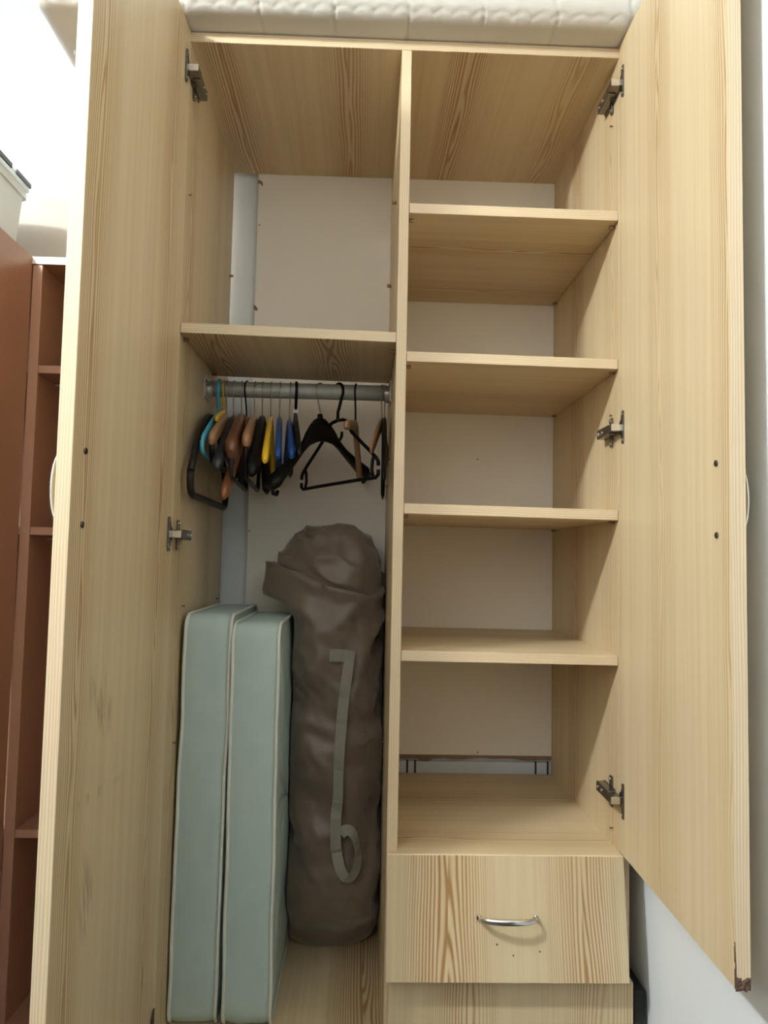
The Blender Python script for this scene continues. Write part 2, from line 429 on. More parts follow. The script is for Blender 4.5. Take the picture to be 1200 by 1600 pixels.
# hinges: local x = away from the side panel's inner face (into the cupboard), y = depth, z = height
def hinge(parent, side, z):
    b = MB(); s = 1 if side == 'L' else -1; xx = T if side == 'L' else x1 - T
    def bx(a, c, m, bev=0.0006):
        xa, xb = sorted((xx + s * a[0], xx + s * c[0]))
        b.box((xa, a[1], z + a[2]), (xb, c[1], z + c[2]), m, bev)
    # cup flange lying on the door
    xa, xb = sorted((xx + s * 0.0002, xx + s * 0.0034))
    poly = [(-0.030, -0.027), (-0.028, -0.029), (-0.022, -0.028), (-0.020, -0.014), (-0.011, -0.010), (-0.011, 0.010), (-0.020, 0.014), (-0.022, 0.028), (-0.028, 0.029), (-0.030, 0.027)]
    b.prism([(q[0], z + q[1]) for q in poly], 'x', xa, xb, 'nickel', 0.0004)
    # arm
    bx((0.0020, -0.0205, -0.0058), (0.0205, 0.004, 0.0058), 'nickel', 0.0008)
    bx((0.0022, -0.0225, -0.0060), (0.0207, -0.0200, 0.0060), 'chrome', 0.0006)
    bx((0.0050, 0.000, -0.0085), (0.0190, 0.062, 0.0085), 'nickel', 0.0012)
    # mounting plate with wings
    bx((0.0003, 0.026, -0.026), (0.0045, 0.036, 0.026), 'nickel', 0.0012)
    bx((0.0003, 0.014, -0.008), (0.0045, 0.068, 0.008), 'nickel', 0.001)
    for dz in (-0.020, 0.020):
        b.cyl((xx + s * 0.0045, 0.031, z + dz), (xx + s * 0.0062, 0.031, z + dz), 0.0034, 'chrome', 12)
        b.cyl((xx + s * 0.0034, -0.0255, z + dz * 1.1), (xx + s * 0.0044, -0.0255, z + dz * 1.1), 0.0028, 'chrome', 10)
    for dy in (0.034, 0.054): b.cyl((xx + s * 0.0190, dy, z), (xx + s * 0.0203, dy, z), 0.0032, 'chrome', 12)
    return b.build('hinge', parent)

def bow_handle(parent, mat4, span=0.096, rise=0.028, r=0.0042, m='chrome'):
    """arched bar: local x = along, local y = out of the face"""
    b = MB(); n = 22; pts, ra, rb = [], [], []
    for k in range(n + 1):
        q = k / n; a = PI * q
        pts.append((-span / 2 * math.cos(a) * (1 + 0.06 * math.sin(a)), rise * math.sin(a) ** 0.72 if 0 < q < 1 else 0, 0))
        w = 0.75 + 0.35 * math.sin(a)
        ra.append(r * 0.72 * w); rb.append(r * 1.25 * w)
    b.sweep(pts, ra, rb, m, (0, 0, 1), 12)
    for sx in (-1, 1): b.cyl((sx * span / 2, -0.0005, 0), (sx * span / 2, 0.004, 0), r * 1.25, m, 14)
    bmesh.ops.transform(b.bm, matrix=mat4, verts=b.bm.verts[:])
    return b.build('handle', parent)

# doors (built closed-open at their hinge line, turned about z)
def door(side, ang, wid, zlo, zhi, hx, face, off, hinges, hz):
    # local: inner face x=0, thickness away from the cupboard, y from 0 (hinge) to -wid
    s = 1 if side == 'L' else -1           # the outer face lies at -s*T
    rot = Matrix.Translation((hx, -0.002, 0)) @ Matrix.Rotation(ang, 4, 'Z')
    xa, xb = sorted((0, -s * T))
    d = board('door', (xa, -wid, zlo), (xb, 0, zhi), WR, 'z', face, off=off, mat=rot)
    # edge band on the leading edge, chipped away at the foot on the right door
    n = 24
    if side == 'R':
        poly = [(xa + (xb - xa) * k / n, zlo + 0.008 + 0.004 * (k / n) + 0.007 * noise.noise(Vector((k * .6, 0, 0)))) for k in range(n + 1)]
    else: poly = [(xa, zlo), (xb, zlo)]
    poly += [(xb, zhi), (xa, zhi)]
    b = MB(); b.prism(poly, 'y', -wid - 0.0012, -wid - 0.00005, 'edge')
    uvl = b.bm.loops.layers.uv.active
    for f in b.bm.faces:
        for l in f.loops: l[uvl].uv = (l.vert.co.x + 3.3 * s, l.vert.co.z)
    bmesh.ops.transform(b.bm, matrix=rot, verts=b.bm.verts[:]); b.build('edge_band', d)
    if side == 'R':
        b = MB()   # torn core at the broken foot, and the split running up beside the band
        P = []
        for i in range(7):
            row = []
            for j in range(11):
                x = xa + 0.0004 + (xb - xa - 0.0002) * j / 10; z = zlo - 0.001 + 0.0145 * i / 6
                nn = noise.noise(Vector((x * 420, z * 420, 1.7)))
                row.append((x, -wid - 0.0008 - 0.0030 * max(0, 0.35 + nn) * (1 if 0 < i < 6 and 0 < j < 10 else 0.1), z - (0.004 * abs(nn) if i == 0 else 0)))
            P.append(row)
        b.grid(P, 'chip', smooth=False)
        Q = []
        for k in range(14):
            q = k / 13; w = 0.0016 * (1 - q) + 0.0002; z = zlo + 0.052 * q; x = xa + 0.0002 + 0.0013 * noise.noise(Vector((q * 9, 5, 0))) * q
            Q.append([(x - 0.0002, -wid + 0.0006, z), (x - 0.0003, -wid - 0.0016, z), (x + w, -wid - 0.0016, z)])
        b.grid(Q, 'chip', smooth=False)
        bmesh.ops.transform(b.bm, matrix=rot, verts=b.bm.verts[:]); b.build('broken_corner', d)
    # bow handle outside, two screw heads inside
    hm = rot @ Matrix.Translation((-s * T, -wid + 0.034, hz)) @ Matrix(((0, -s, 0, 0), (0, 0, 1, 0), (1, 0, 0, 0), (0, 0, 0, 1)))
    bow_handle(d, hm, 0.092, 0.0195, 0.0034)
    for dz in (-0.0445, 0.0445):
        b = MB(); p = rot @ Vector((0, -wid + 0.034, hz + dz)); q = rot @ Vector((s * 0.0018, -wid + 0.034, hz + dz))
        b.cyl(p, q, 0.0043, 'nickel', 14); b.build('screw', d)
    for z in hinges: hinge(d, side, z)
    return d
A_L, A_R = 1.61056 - PI / 2, 1.55705 - PI / 2
dl = door('L', -A_L, 0.3994, 0.16, 1.9445, 0.0186, 'pine_scuffed', (0.357, 0.0), (1.866, 1.056), 1.1)
dr = door('R', A_R, 0.3990, 0.5415, 1.9445, 0.7814, 'pine', (0.184, 2.6), (1.868, 1.254, 0.630), 1.1035)
b = MB()   # worn chip at the foot of the left hinge edge
b.grid([[(0.0205 + 0.001 * noise.noise(Vector((i * 2.1, j * 1.7, 0))), -0.004 - 0.017 * j / 5, 0.262 + (0.030 - 0.020 * abs(j / 5 - .3)) * i / 4) for j in range(6)] for i in range(5)], 'chip', smooth=False)
b.build('broken_edge', dl)

# drawers
def drawer(lo_x, hi_x, zlo, zhi, yf, tilt, off, handle):
    m = Matrix.Translation((0, yf, zhi)) @ Matrix.Rotation(tilt, 4, 'X') @ Matrix.Translation((0, -yf, -zhi))
    d = board('drawer', (lo_x, yf, zlo), (hi_x, yf + T, zhi), WR, 'z', 'pine_bold', off=off, mat=m)
    b = MB()
    bx0, bx1 = XD + T + 0.014, x1 - T - 0.014
    for lo, hi in (((bx0, 0.0, zlo + 0.03), (bx0 + 0.012, 0.40, zhi - 0.045)), ((bx1 - 0.012, 0.0, zlo + 0.03), (bx1, 0.40, zhi - 0.045)),
                   ((bx0, 0.388, zlo + 0.03), (bx1, 0.40, zhi - 0.045)), ((bx0, 0.0, zlo + 0.03), (bx1, 0.40, zlo + 0.036))):
        b.box(lo, hi, 'hardboard')
    b.build('drawer_box', d)
    if handle:
        hx, hz = handle
        bow_handle(d, m @ Matrix.Translation((hx, yf, hz)) @ Matrix(((1, 0, 0, 0), (0, -1, 0, 0), (0, 0, -1, 0), (0, 0, 0, 1))), 0.092, 0.028, 0.0036)
        for sx, sz in ((-0.017, -0.040), (0.009, -0.056), (0.052, -0.050)):
            b = MB(); p = m @ Vector((hx + sx, yf + 0.001, hz + sz)); q = m @ Vector((hx + sx, yf - 0.0004, hz + sz))
            b.cyl(p, q, 0.0018, 'brass', 8); b.build('screw_hole', d)
    return d
drawer(0.3925, 0.7835, 0.3500, 0.5395, -0.0195, -0.150, (-0.05, 0.2), (0.588, 0.446))
drawer(0.399, 0.7995, 0.140, 0.3385, -0.0185, 0.0, (-0.10, 1.9), None)

# ------------------------------------------------------------------ hangers on the rail
def V3(u, z): return Vector((0, u, z))          # local: u along the hanger's width (+u = to the back), x = normal

def hook_pts(neck, r=0.0178):
    pts = [V3(0, neck), V3(0, neck * 0.72), V3(-0.004, -0.034)]
    a0 = math.radians(222)
    for k in range(15):
        a = a0 - (a0 + math.radians(25)) * k / 14
        pts.append(V3(r * math.cos(a), r * math.sin(a) - 0.0005))
    return pts
def arm_z(u, L, drop, ex): return -drop * (abs(u) / L) ** ex

HG = 'clothes hangers on the rail'
def hanger(name, label, x, neck=-0.058, dx=0.0, L=0.19, drop=0.1, ex=1.3, mat='black_plastic', h0=0.016, h1=0.010, t0=0.006, t1=0.006,
           hook='steel_wire', hr=0.0014, bar=None, bar_r=0.004, tilt=0.0, tip_drop=0.0, clip=None, label_strip=False, end_mat=None, bow=0.0):
    ang = math.atan2(-dx, -L)                   # rotation that sends -u (near end) towards dx
    r = root(name, label, 'hanger', (x, RY, RZ + 0.0), HG, rotz=ang + PI if abs(ang) > PI / 2 else ang, world=False)
    r.rotation_euler.z = math.atan2(dx, L)
    tm = Matrix.Rotation(tilt, 4, 'X')
    b = MB(); b.sweep(hook_pts(neck - 0.004), hr, hr, hook, (1, 0, 0), 8); 
    hk = b.build('hook', r)
    b = MB(); n = 26; pts, ra, rb = [], [], []
    for k in range(n + 1):
        u = -L + 2 * L * k / n; q = abs(u) / L
        pts.append(tm @ V3(u, arm_z(u, L, drop, ex)) + V3(0, neck - h0 * 0.6) + Vector((bow * q * q, 0, 0)))
        e = 1 if q < 0.9 or bar_r > 0.006 else max(0.35, math.sqrt(max(0, 1 - ((q - 0.9) / 0.1) ** 2)))
        ra.append((h0 + (h1 - h0) * q ** 0.8) * e); rb.append((t0 + (t1 - t0) * q) * e)
    b.sweep(pts, ra, rb, mat, (1, 0, 0), 12, power=2.6)
    b.sweep([V3(0, neck + 0.004), V3(0, neck - 0.004), V3(0, neck - h0 * .6)], [0.003, 0.005, 0.007], [0.003, 0.0045, t0 * .9], mat, (1, 0, 0), 10)
    b.build('hanger_arms', r)
    if bar:
        bm_, ub, zb = bar                       # material, half length, height below neck
        b = MB()
        za = arm_z(ub, L, drop, ex)
        hf = [(1, za), (1.005, za - (zb + za) * .35), (0.985, za - (zb + za) * .7), (0.94, -zb + (zb + za) * .1), (0.86, -zb), (0.5, -zb)]
        pp = [V3(-ub * q, z) for q, z in hf] + [V3(0, -zb)] + [V3(ub * q, z) for q, z in hf[::-1]]
        pp = [tm @ p + V3(0, neck - h0 * .6) + Vector((bow * (abs(p.y) / L) ** 2, 0, 0)) for p in pp]
        b.sweep(pp, bar_r, bar_r, bm_, (1, 0, 0), 10); b.build('trouser_bar', r)
    if label_strip:
        b = MB(); b.box((-0.0058, -0.003, neck + 0.004), (0.0058, 0.003, neck + 0.018), 'white_label', 0.0006); b.build('size_tag', r)
    return r

hanger('clothes_hanger', 'dark bowed hanger with a trouser bar, nearest the left side panel', 0.032, dx=0.004, L=0.190, drop=0.125, ex=2.2,
       mat='brown_black', h0=0.012, h1=0.0068, t0=0.005, t1=0.0062, bar=('brown_black', 0.190, 0.165), bar_r=0.0065)
hanger('clothes_hanger', 'turquoise plastic hanger with a broad hook', 0.044, neck=-0.05, dx=0.006, L=0.175, drop=0.08, ex=1.2, mat='turquoise', h0=0.008, h1=0.008,
       t0=0.004, t1=0.004, hook='turquoise', hr=0.0036, bar=('turquoise', 0.17, 0.098), bar_r=0.004)
hanger('clothes_hanger', 'small yellow wire-hooked hanger between the turquoise and dark grey hangers', 0.053, neck=-0.046, dx=0.006, L=0.10, drop=0.03, ex=1.2, mat='yellow_plastic',
       h0=0.008, h1=0.006, t0=0.005, t1=0.004, hook='yellow_plastic', hr=0.0019)
hanger('clothes_hanger', 'brown wooden hanger with a blunt end and dark bar beside the turquoise one', 0.060, dx=0.005, L=0.17, drop=0.066, ex=1.25, mat='tanwood', h0=0.016, h1=0.014, t0=0.007, t1=0.007,
       bar=('black_plastic', 0.155, 0.10), bar_r=0.005)
hanger('clothes_hanger', 'dark grey plastic hanger with a thick rounded arm, second from the yellow-hooked one', 0.074, dx=0.005, L=0.185, drop=0.118, ex=1.15, mat='grey_plastic', h0=0.014, h1=0.012,
       t0=0.006, t1=0.010)
hanger('clothes_hanger', 'broad red-brown wooden hanger with a deep shaped shoulder', 0.090, dx=0.010, L=0.165, drop=0.080, ex=1.3, mat='redwood', h0=0.026, h1=0.022, t0=0.010, t1=0.013,
       bar=('grey_plastic', 0.15, 0.12), bar_r=0.004)
hanger('clothes_hanger', 'long orange-brown wooden hanger whose arm hangs down lowest', 0.100, dx=-0.026, L=0.188, drop=0.092, ex=1.0, tilt=0.46, mat='orangewood', h0=0.013, h1=0.013, t0=0.007, t1=0.008,
       hook='black_plastic', hr=0.0017)
hanger('clothes_hanger', 'light brown wooden hanger with a pale blunt end between red-brown and black ones', 0.116, dx=0.010, L=0.165, drop=0.066, ex=1.25, mat='tanwood', h0=0.017, h1=0.015, t0=0.007, t1=0.008,
       bar=('black_plastic', 0.15, 0.125), bar_r=0.0045)
hanger('clothes_hanger', 'wide black plastic hanger just left of the yellow padded one', 0.132, dx=0.010, L=0.185, drop=0.125, ex=1.25, mat='black_plastic', h0=0.018, h1=0.013, t0=0.008, t1=0.011)
hanger('clothes_hanger', 'bright yellow plastic hanger with a rounded arm', 0.149, dx=0.014, L=0.175, drop=0.103, ex=1.15, mat='yellow_plastic', h0=0.012, h1=0.011, t0=0.0058, t1=0.0068)
hanger('clothes_hanger', 'blue plastic hanger directly right of the yellow one', 0.167, dx=0.019, L=0.175, drop=0.095, ex=1.15, mat='blue_plastic', h0=0.012, h1=0.011, t0=0.0058, t1=0.0068)
hanger('clothes_hanger', 'blue plastic hanger beside the flat black one with a white tag', 0.187, neck=-0.063, dx=0.024, L=0.175, drop=0.088, ex=1.15, mat='blue_plastic', h0=0.012, h1=0.011, t0=0.0058, t1=0.0068)
hanger('clothes_hanger', 'flat black plastic hanger with a small white size tag at its neck', 0.199, neck=-0.050, dx=0.025, L=0.175, drop=0.10, ex=1.2, mat='black_plastic', h0=0.012, h1=0.011, t0=0.004, t1=0.006,
       hook='black_plastic', hr=0.003, label_strip=True)
hanger('clothes_hanger', 'pale wooden hanger with a black wire hook behind the black bar hanger', 0.321, neck=-0.062, dx=-0.014, L=0.12, drop=0.066, ex=1.1, tilt=-0.33, mat='tanwood', h0=0.011, h1=0.009, t0=0.006, t1=0.006,
       hook='black_plastic', hr=0.0019)
hanger('clothes_hanger', 'slim wooden hanger with a pale end at the right end of the rail', 0.3745, neck=-0.055, dx=-0.022, L=0.13, drop=0.075, ex=1.1, mat='tanwood', h0=0.012, h1=0.012, t0=0.004, t1=0.0045)
hanger('clothes_hanger', 'black plastic hanger closest to the partition at the right end', 0.3800, neck=-0.055, dx=-0.004, L=0.185, drop=0.135, ex=1.2, mat='black_plastic', h0=0.016, h1=0.012, t0=0.005, t1=0.0048)

# the two hangers that show their broad sides
def interp(q, tab):
    for (a, va), (b_, vb) in zip(tab, tab[1:]):
        if q <= b_: return va + (vb - va) * (q - a) / (b_ - a)
    return tab[-1][1]
def wide_black():
    r = root('clothes_hanger', 'broad-shouldered black plastic hanger turned to show its full width, steel hook', 'hanger', (0.249, RY, RZ), HG, world=False)
    d = Vector((0.177, 0.35, 0)); r.rotation_euler.z = -math.atan2(d.x, d.y)
    b = MB(); b.sweep(hook_pts(-0.056), 0.0015, 0.0015, 'steel_wire', (1, 0, 0), 8); b.build('hook', r)
    tm = Matrix.Translation((0, 0, -0.052)) @ Matrix.Rotation(math.radians(9.5), 4, 'X')
    b = MB(); n = 44; Lh = 0.200; up, lo = [], []
    for k in range(n + 1):
        u = -Lh + 2 * Lh * k / n; q = abs(u) / Lh
        zt = -interp(q, ((0, 0), (.10, .004), (.19, .015), (.27, .030), (.33, .045), (.46, .066), (.69, .089), (.9, .107), (.97, .116), (1, .124)))
        zb = -interp(q, ((0, .050), (.1, .051), (.25, .057), (.4, .070), (.6, .095), (.83, .121), (.93, .134), (.98, .137), (1, .131)))
        up.append((u, zt)); lo.append((u, min(zb, zt - 0.005)))
    P = []
    for (u, zt), (_, zb) in zip(up, lo):
        q = abs(u) / Lh; tk = 0.006 + 0.013 * q * q
        if q > .95: tk *= 0.6
        zc, hz = (zt + zb) / 2, (zt - zb) / 2
        P.append([tm @ Vector((tk * math.copysign(abs(math.cos(a)) ** .7, math.cos(a)), u, zc + hz * math.copysign(abs(math.sin(a)) ** .7, math.sin(a)))) for a in [2 * PI * j / 14 for j in range(14)]])
    b.grid(P, 'black_plastic', closed_u=True)
    for row in (P[0], P[-1]): b.bm.faces.new([b.bm.verts.new(p) for p in row])
    b.sweep([tm @ Vector((0, 0, 0.006)), tm @ Vector((0, 0, -0.01))], [0.006, 0.009], [0.005, 0.006], 'black_plastic', (1, 0, 0), 10)
    for s in (-1, 1):      # small notch hooks under the arms
        pts = [tm @ Vector((0, s * 0.190, -0.128)), tm @ Vector((0, s * 0.187, -0.142)), tm @ Vector((0, s * 0.178, -0.145)), tm @ Vector((0, s * 0.172, -0.138))]
        b.sweep(pts, 0.0028, 0.004, 'black_plastic', (1, 0, 0), 8)
    # strap peg at the middle of the far arm
    b.sweep([tm @ Vector((0, 0.055, -0.045)), tm @ Vector((0, 0.078, -0.048)), tm @ Vector((0, 0.088, -0.040)), tm @ Vector((0, 0.090, -0.030))], 0.0032, 0.0032, 'black_plastic', (1, 0, 0), 8)
    b.build('hanger_arms', r, smooth=True)
wide_black()

def tube_hanger():
    r = root('clothes_hanger', 'black tubular plastic hanger with an open triangular frame and lower bar', 'hanger', (0.285, RY, RZ), HG, world=False)
    d = Vector((-0.1625, 0.24, 0)); r.rotation_euler.z = -math.atan2(d.x, d.y)
    b = MB(); b.sweep(hook_pts(-0.056), 0.0032, 0.0032, 'black_plastic', (1, 0, 0), 10); b.build('hook', r)
    tm = Matrix.Translation((0, 0, -0.056)) @ Matrix.Rotation(math.radians(-1), 4, 'X')
    P = lambda u, z: tm @ Vector((0, u * 0.71, z * 0.95))
    b = MB(); R_ = 0.0036
    arm = [(0, -0.002), (0.03, -0.004), (0.05, -0.010), (0.062, -0.024), (0.075, -0.036), (0.12, -0.060), (0.17, -0.086), (0.195, -0.100), (0.203, -0.108), (0.203, -0.116)]
    for s in (-1, 1):
        b.sweep([P(s * u, z) for u, z in arm], R_, R_, 'black_plastic', (1, 0, 0), 9)
        b.sweep([P(s * 0.182, -0.094), P(s * 0.176, -0.105), P(s * 0.174, -0.122), P(s * 0.180, -0.136)], R_ * .9, R_ * .9, 'black_plastic', (1, 0, 0), 9)
    b.build('hanger_frame', r)
    b = MB(); b.sweep([P(-0.204, -0.124), P(-0.203, -0.134), P(-0.192, -0.139), P(-0.1, -0.138), P(0, -0.138), P(0.1, -0.138), P(0.192, -0.139), P(0.203, -0.134), P(0.204, -0.124)], R_, R_, 'black_plastic', (1, 0, 0), 9)
    b.build('trouser_bar', r)
tube_hanger()

# ------------------------------------------------------------------ sage cushions standing on end
def cushion(label, xa, xb, ya, yb, za, zb, seed, lean=0.0):
    r = root('mattress_cushion', label, 'cushion', ((xa + xb) / 2, (ya + yb) / 2, za), 'sage cushions on end')
    hx, hy, hz = (xb - xa) / 2, (yb - ya) / 2, (zb - za) / 2; c = Vector(((xa + xb) / 2, (ya + yb) / 2, (za + zb) / 2))
    def outline(k, n, g=0.0, rad=0.030):      # rounded rectangle in y-z, by arc fraction
        per = []
        for cy_, cz_, a0 in ((-1, 1, PI / 2), (-1, -1, PI), (1, -1, 1.5 * PI), (1, 1, 0)):
            for j in range(7):
                a = a0 + PI / 2 * j / 6
                per.append((cy_ * (hy - rad) + (rad + g) * math.cos(a), cz_ * (hz - rad) + (rad + g) * math.sin(a)))
        return per
    def wave(z, y, s):
        return 0.0022 * noise.noise(Vector((z * 9, y * 9, seed + s * 3)))
    def pt(fx, y, z):
        x = fx * hx + lean * z / hz
        return c + Vector((x + wave(z, 0, 1), y, z))
    b = MB()
    base = outline(0, 0)
    # densify straight runs
    per = []
    for i in range(len(base)):
        p, q = base[i], base[(i + 1) % len(base)]
        d = math.dist(p, q); m = max(1, int(d / 0.02))
        for j in range(m): per.append((p[0] + (q[0] - p[0]) * j / m, p[1] + (q[1] - p[1]) * j / m))
    rows = []
    NB = 8
    for k in range(NB + 1):
        fx = -1 + 2 * k / NB
        bul = 0.0035 * (1 - fx ** 4)
        row = []
        for (y, z) in per:
            l = math.hypot(y / hy, z / hz)
            w = 0.0012 * noise.noise(Vector((fx * 2, y * 14, z * 14 + seed)))
            row.append(pt(fx * 0.97, y * (1 + (bul + w) / hy), z * (1 + (bul + w) / hz)))
        rows.append(row)
    b.grid(rows, 'sage', closed_u=True)
    for side in (-1, 1):      # the two big quilted faces
        F = []
        for k in range(9):
            f = 1 - k / 8
            row = []
            for (y, z) in per:
                q = min(1, (1 - f) * 5)
                puff = 0.004 * math.sin(min(1, q) * PI / 2) + (0.0035 * math.sin(z * 2 * PI / 0.085 + y * 20) if q >= .9 else 0)
                x = c.x + side * (hx * 0.97 + puff) + lean * (z * f) / hz + wave(z * f, 0, 1)
                row.append((x, c.y + y * f, c.z + z * f))
            F.append(row)
        b.grid(F, 'sage', closed_u=True)
    b.build('cover', r)
    for side in (-1, 1):
        b = MB()
        pts = [pt(side * 0.975, y * (1 + 0.0018 / hy), z * (1 + 0.0018 / hz)) for y, z in per]
        b.sweep(pts, 0.0033, 0.0033, 'piping', (1, 0, 0), 8, closed=True)
        b.build('piping', r)
cushion('sage green piped cushion standing on end against the left side panel', 0.0245, 0.1065, 0.082, 0.402, ZL + 0.001, 0.913, 1.0, lean=0.003)
cushion('sage green piped cushion standing between its twin and the brown bag', 0.1145, 0.1975, 0.078, 0.395, ZL + 0.001, 0.899, 5.0, lean=-0.0015)

# ------------------------------------------------------------------ brown fabric bag
def sm(a, b_, x):
    if a > b_: return 1 - sm(b_, a, x)
    t_ = max(0, min(1, (x - a) / (b_ - a))); return t_ * t_ * (3 - 2 * t_)
BR = root('storage_bag', 'tall brown nylon sack with a folded top leaning beside the partition', 'bag', (0.285, 0.325, ZL))
def bag_rim(th):
    return 0.985 - 0.030 * math.cos(th - math.radians(-60)) + 0.012 * math.sin(th * 2) + 0.012 * near(th, 190, 0.45) + 0.010 * noise.noise(Vector((math.cos(th) * 1.6, math.sin(th) * 1.6, 3.0)))    # rim lowest at the front right
def near(th, deg, w):
    return math.exp(-((((th - math.radians(deg) + PI) % (2 * PI)) - PI) / w) ** 2)
def ridge(x, y, z): return 1 - 2 * abs(noise.noise(Vector((x, y, z))))
def bag_pt(th, v):
    """v 0..1 body from foot to rim, 1..2 folded top"""
    c, s = math.cos(th), math.sin(th)
    c = math.copysign(abs(c) ** 0.85, c); s = math.copysign(abs(s) ** 0.85, s)
    zr = bag_rim(th); left = near(th, 190, 0.45); right = near(th, -5, 0.75)
    if v <= 1:
        z = ZL + 0.001 + (zr - ZL) * v
        foot = sm(0, 0.22, v)
        rx = 0.094 + 0.006 * math.sin(v * 7); ry = 0.046 + 0.058 * foot
        r = sm(-0.03, 0.030, v) ** 0.5
        xc = 0.285 + 0.003 * math.sin(v * 5); yc = 0.385 - 0.060 * foot
        hang = 1 - 0.15 * math.exp(-((v - 0.895) / 0.022) ** 2) * left
        x = xc + rx * c * r * hang; y = yc + ry * s * r
        roll = 0.0045 * (1 - right) * math.exp(-((v - 0.985) / 0.014) ** 2) * (1 + noise.noise(Vector((th * 2.2, 0, 7))))
        x += roll * c; y += roll * s
        x -= 0.064 * left * sm(0.898, 0.938, v) * (1 - 0.42 * sm(0.95, 1, v)); z -= 0.014 * left * sm(0.88, 0.93, v) * (1 - sm(0.94, 1, v))
        k = sm(0, 0.15, v)
        a, h = th * 0.9, v * 4.2
        fold = 0.017 * noise.noise(Vector((a * 1.3 + h * 0.7, h * 1.5, 1.3)))
        fold += 0.0130 * ridge(a * 1.2 - h * 0.8, h * 1.9, 4.0) - 0.003
        fold += 0.0055 * ridge(a * 3.2 + h * 2.0, h * 4.5, 9.0)
        fold += 0.006 * left * math.sin(v * 38 + 2.0 * s)
        fold *= k
        x += fold * c; y += fold * s
    else:
        q = v - 1; lip = 1 - right
        shr = 1 - 0.085 * lip * sm(0, .05, q)
        xb = 0.285 + 0.097 * c * shr - 0.0371 * left * (1 - q) ** 1.2
        yb = 0.325 + 0.104 * s * shr
        k = math.cos(min(1, q) * PI / 2) ** 0.62 if q < 1 else 0
        z = zr + 0.006 * left * sm(0, .04, q) * (1 - sm(.04, .3, q)) - 0.016 * lip * sm(0, 0.06, q) * (1 - sm(.1, .5, q))
        z += (1.086 - zr) * math.sin(q * PI / 2) ** 1.05
        x = 0.298 + (xb - 0.298) * k; y = 0.345 + (yb - 0.345) * k
        w = sm(0.04, .15, q) * (1 - sm(.8, 1, q)) * (0.35 + 0.65 * lip)
        z += w * (0.007 * math.sin(q * 26 + 3.0 * c) * (1 - q) + 0.012 * noise.noise(Vector((x * 18, y * 26, 2.0))) + 0.010 * ridge(x * 20 + y * 8, y * 34, 8))
        rad = w * (0.016 * ridge(th * 0.8 + q * 1.5, q * 3.2, 11.0) + 0.008 * noise.noise(Vector((th * 2.0, q * 7, 6))) - 0.004)
        x += rad * c; y += rad * s
    if z < 0.93: x = max(x, 0.2065 - 0.02 * sm(0.895, 0.93, z))          # squeezed against the cushion
    return Vector((min(x, XD - 0.0015), min(y, D - 0.003), max(z, ZL + 0.001)))
b = MB(); rows = []
vs = [0, 0.004, 0.012, 0.022, 0.035] + [0.05 + 0.95 * k / 84 for k in range(85)] + [1 + (k / 40) ** 1.3 for k in range(1, 40)]
for v in vs: rows.append([bag_pt(2 * PI * j / 96, v) for j in range(96)])
g = b.grid(rows, 'bag', closed_u=True)
for R_, zc in ((g[0], None), (g[-1], 1.0)): b.bm.faces.new(R_)
for f in b.bm.faces: f.smooth = True
bag = b.build('bag_body', BR)
def bag_front_y(x, z, w=0.004):
    best = 9
    for k in range(90):
        th = -PI * 0.95 + PI * 0.9 * k / 89
        v = max(0.01, min(0.995, (z - ZL) / (bag_rim(th) - ZL)))
        p = bag_pt(th, v)
        if abs(p.x - x) < w: best = min(best, p.y)
    return best if best < 9 else 0.24
# seam down the front
b = MB(); pts = []
for k in range(12):
    x = 0.3545 + 0.004 * k / 11; z = 0.955 - 0.10 * k / 11; pts.append((x, bag_front_y(x, z) - 0.0002, z))
b.sweep(pts, 0.0008, 0.0008, 'bag', (1, 0, 0), 6); b.build('seam', BR)
def ribbon(pts, w, th, m, name):
    """flat webbing: pts are (x, y, z, twist) with twist the turn of its width away from x"""
    b = MB(); P = [Vector(p[:3]) for p in pts]; rows = []
    for k, p in enumerate(P):
        d = (P[min(k + 1, len(P) - 1)] - P[max(k - 1, 0)]).normalized()
        out = Vector((0, -1, 0))
        a = out.cross(d); a = a.normalized() if a.length > 1e-4 else Vector((1, 0, 0))
        tw = pts[k][3] if len(pts[k]) > 3 else 0
        a = Matrix.Rotation(tw, 3, d) @ a; nrm = d.cross(a).normalized()
        hw = w / 2
        rows.append([p + a * hw + nrm * th, p + a * hw - nrm * th, p - a * hw - nrm * th, p - a * hw + nrm * th])
    b.grid(rows, m, closed_u=True, smooth=False)
    b.bm.faces.new([v for v in [b.bm.verts.new(q) for q in rows[0]]]); b.bm.faces.new([b.bm.verts.new(q) for q in rows[-1]][::-1])
    return b.build(name, BR)
def sy(x, z, o=0.0035): return min(bag_front_y(x, z + d, 0.013) for d in (-0.012, 0, 0.012)) - o
px = 0.296; ribbon([(x, min(sy(0.281, .831, .005), sy(0.296, .831, .005)) , 0.831) for x in (0.281, 0.296)] + [(0.318, sy(0.318, .831, .006), 0.831)], 0.024, 0.0007, 'strap', 'strap_patch')
raw = [(0.321, 0.842, .0), (0.320, 0.826, 0), (0.317, 0.80, 0), (0.313, 0.765, .04), (0.310, 0.735, .02), (0.308, 0.70, 0), (0.305, 0.65, 0.1), (0.304, 0.60, 0.35), (0.304, 0.56, 0.3), (0.301, 0.52, 0),
       (0.301, 0.485, 0), (0.304, 0.455, 0.0), (0.311, 0.430, .1), (0.321, 0.4125, .2), (0.332, 0.410, .4), (0.341, 0.421, .6), (0.3455, 0.441, .9), (0.3435, 0.466, 1.1), (0.337, 0.487, .9), (0.328, 0.497, .7), (0.318, 0.497, .5), (0.309, 0.49, .2)]
sp = []
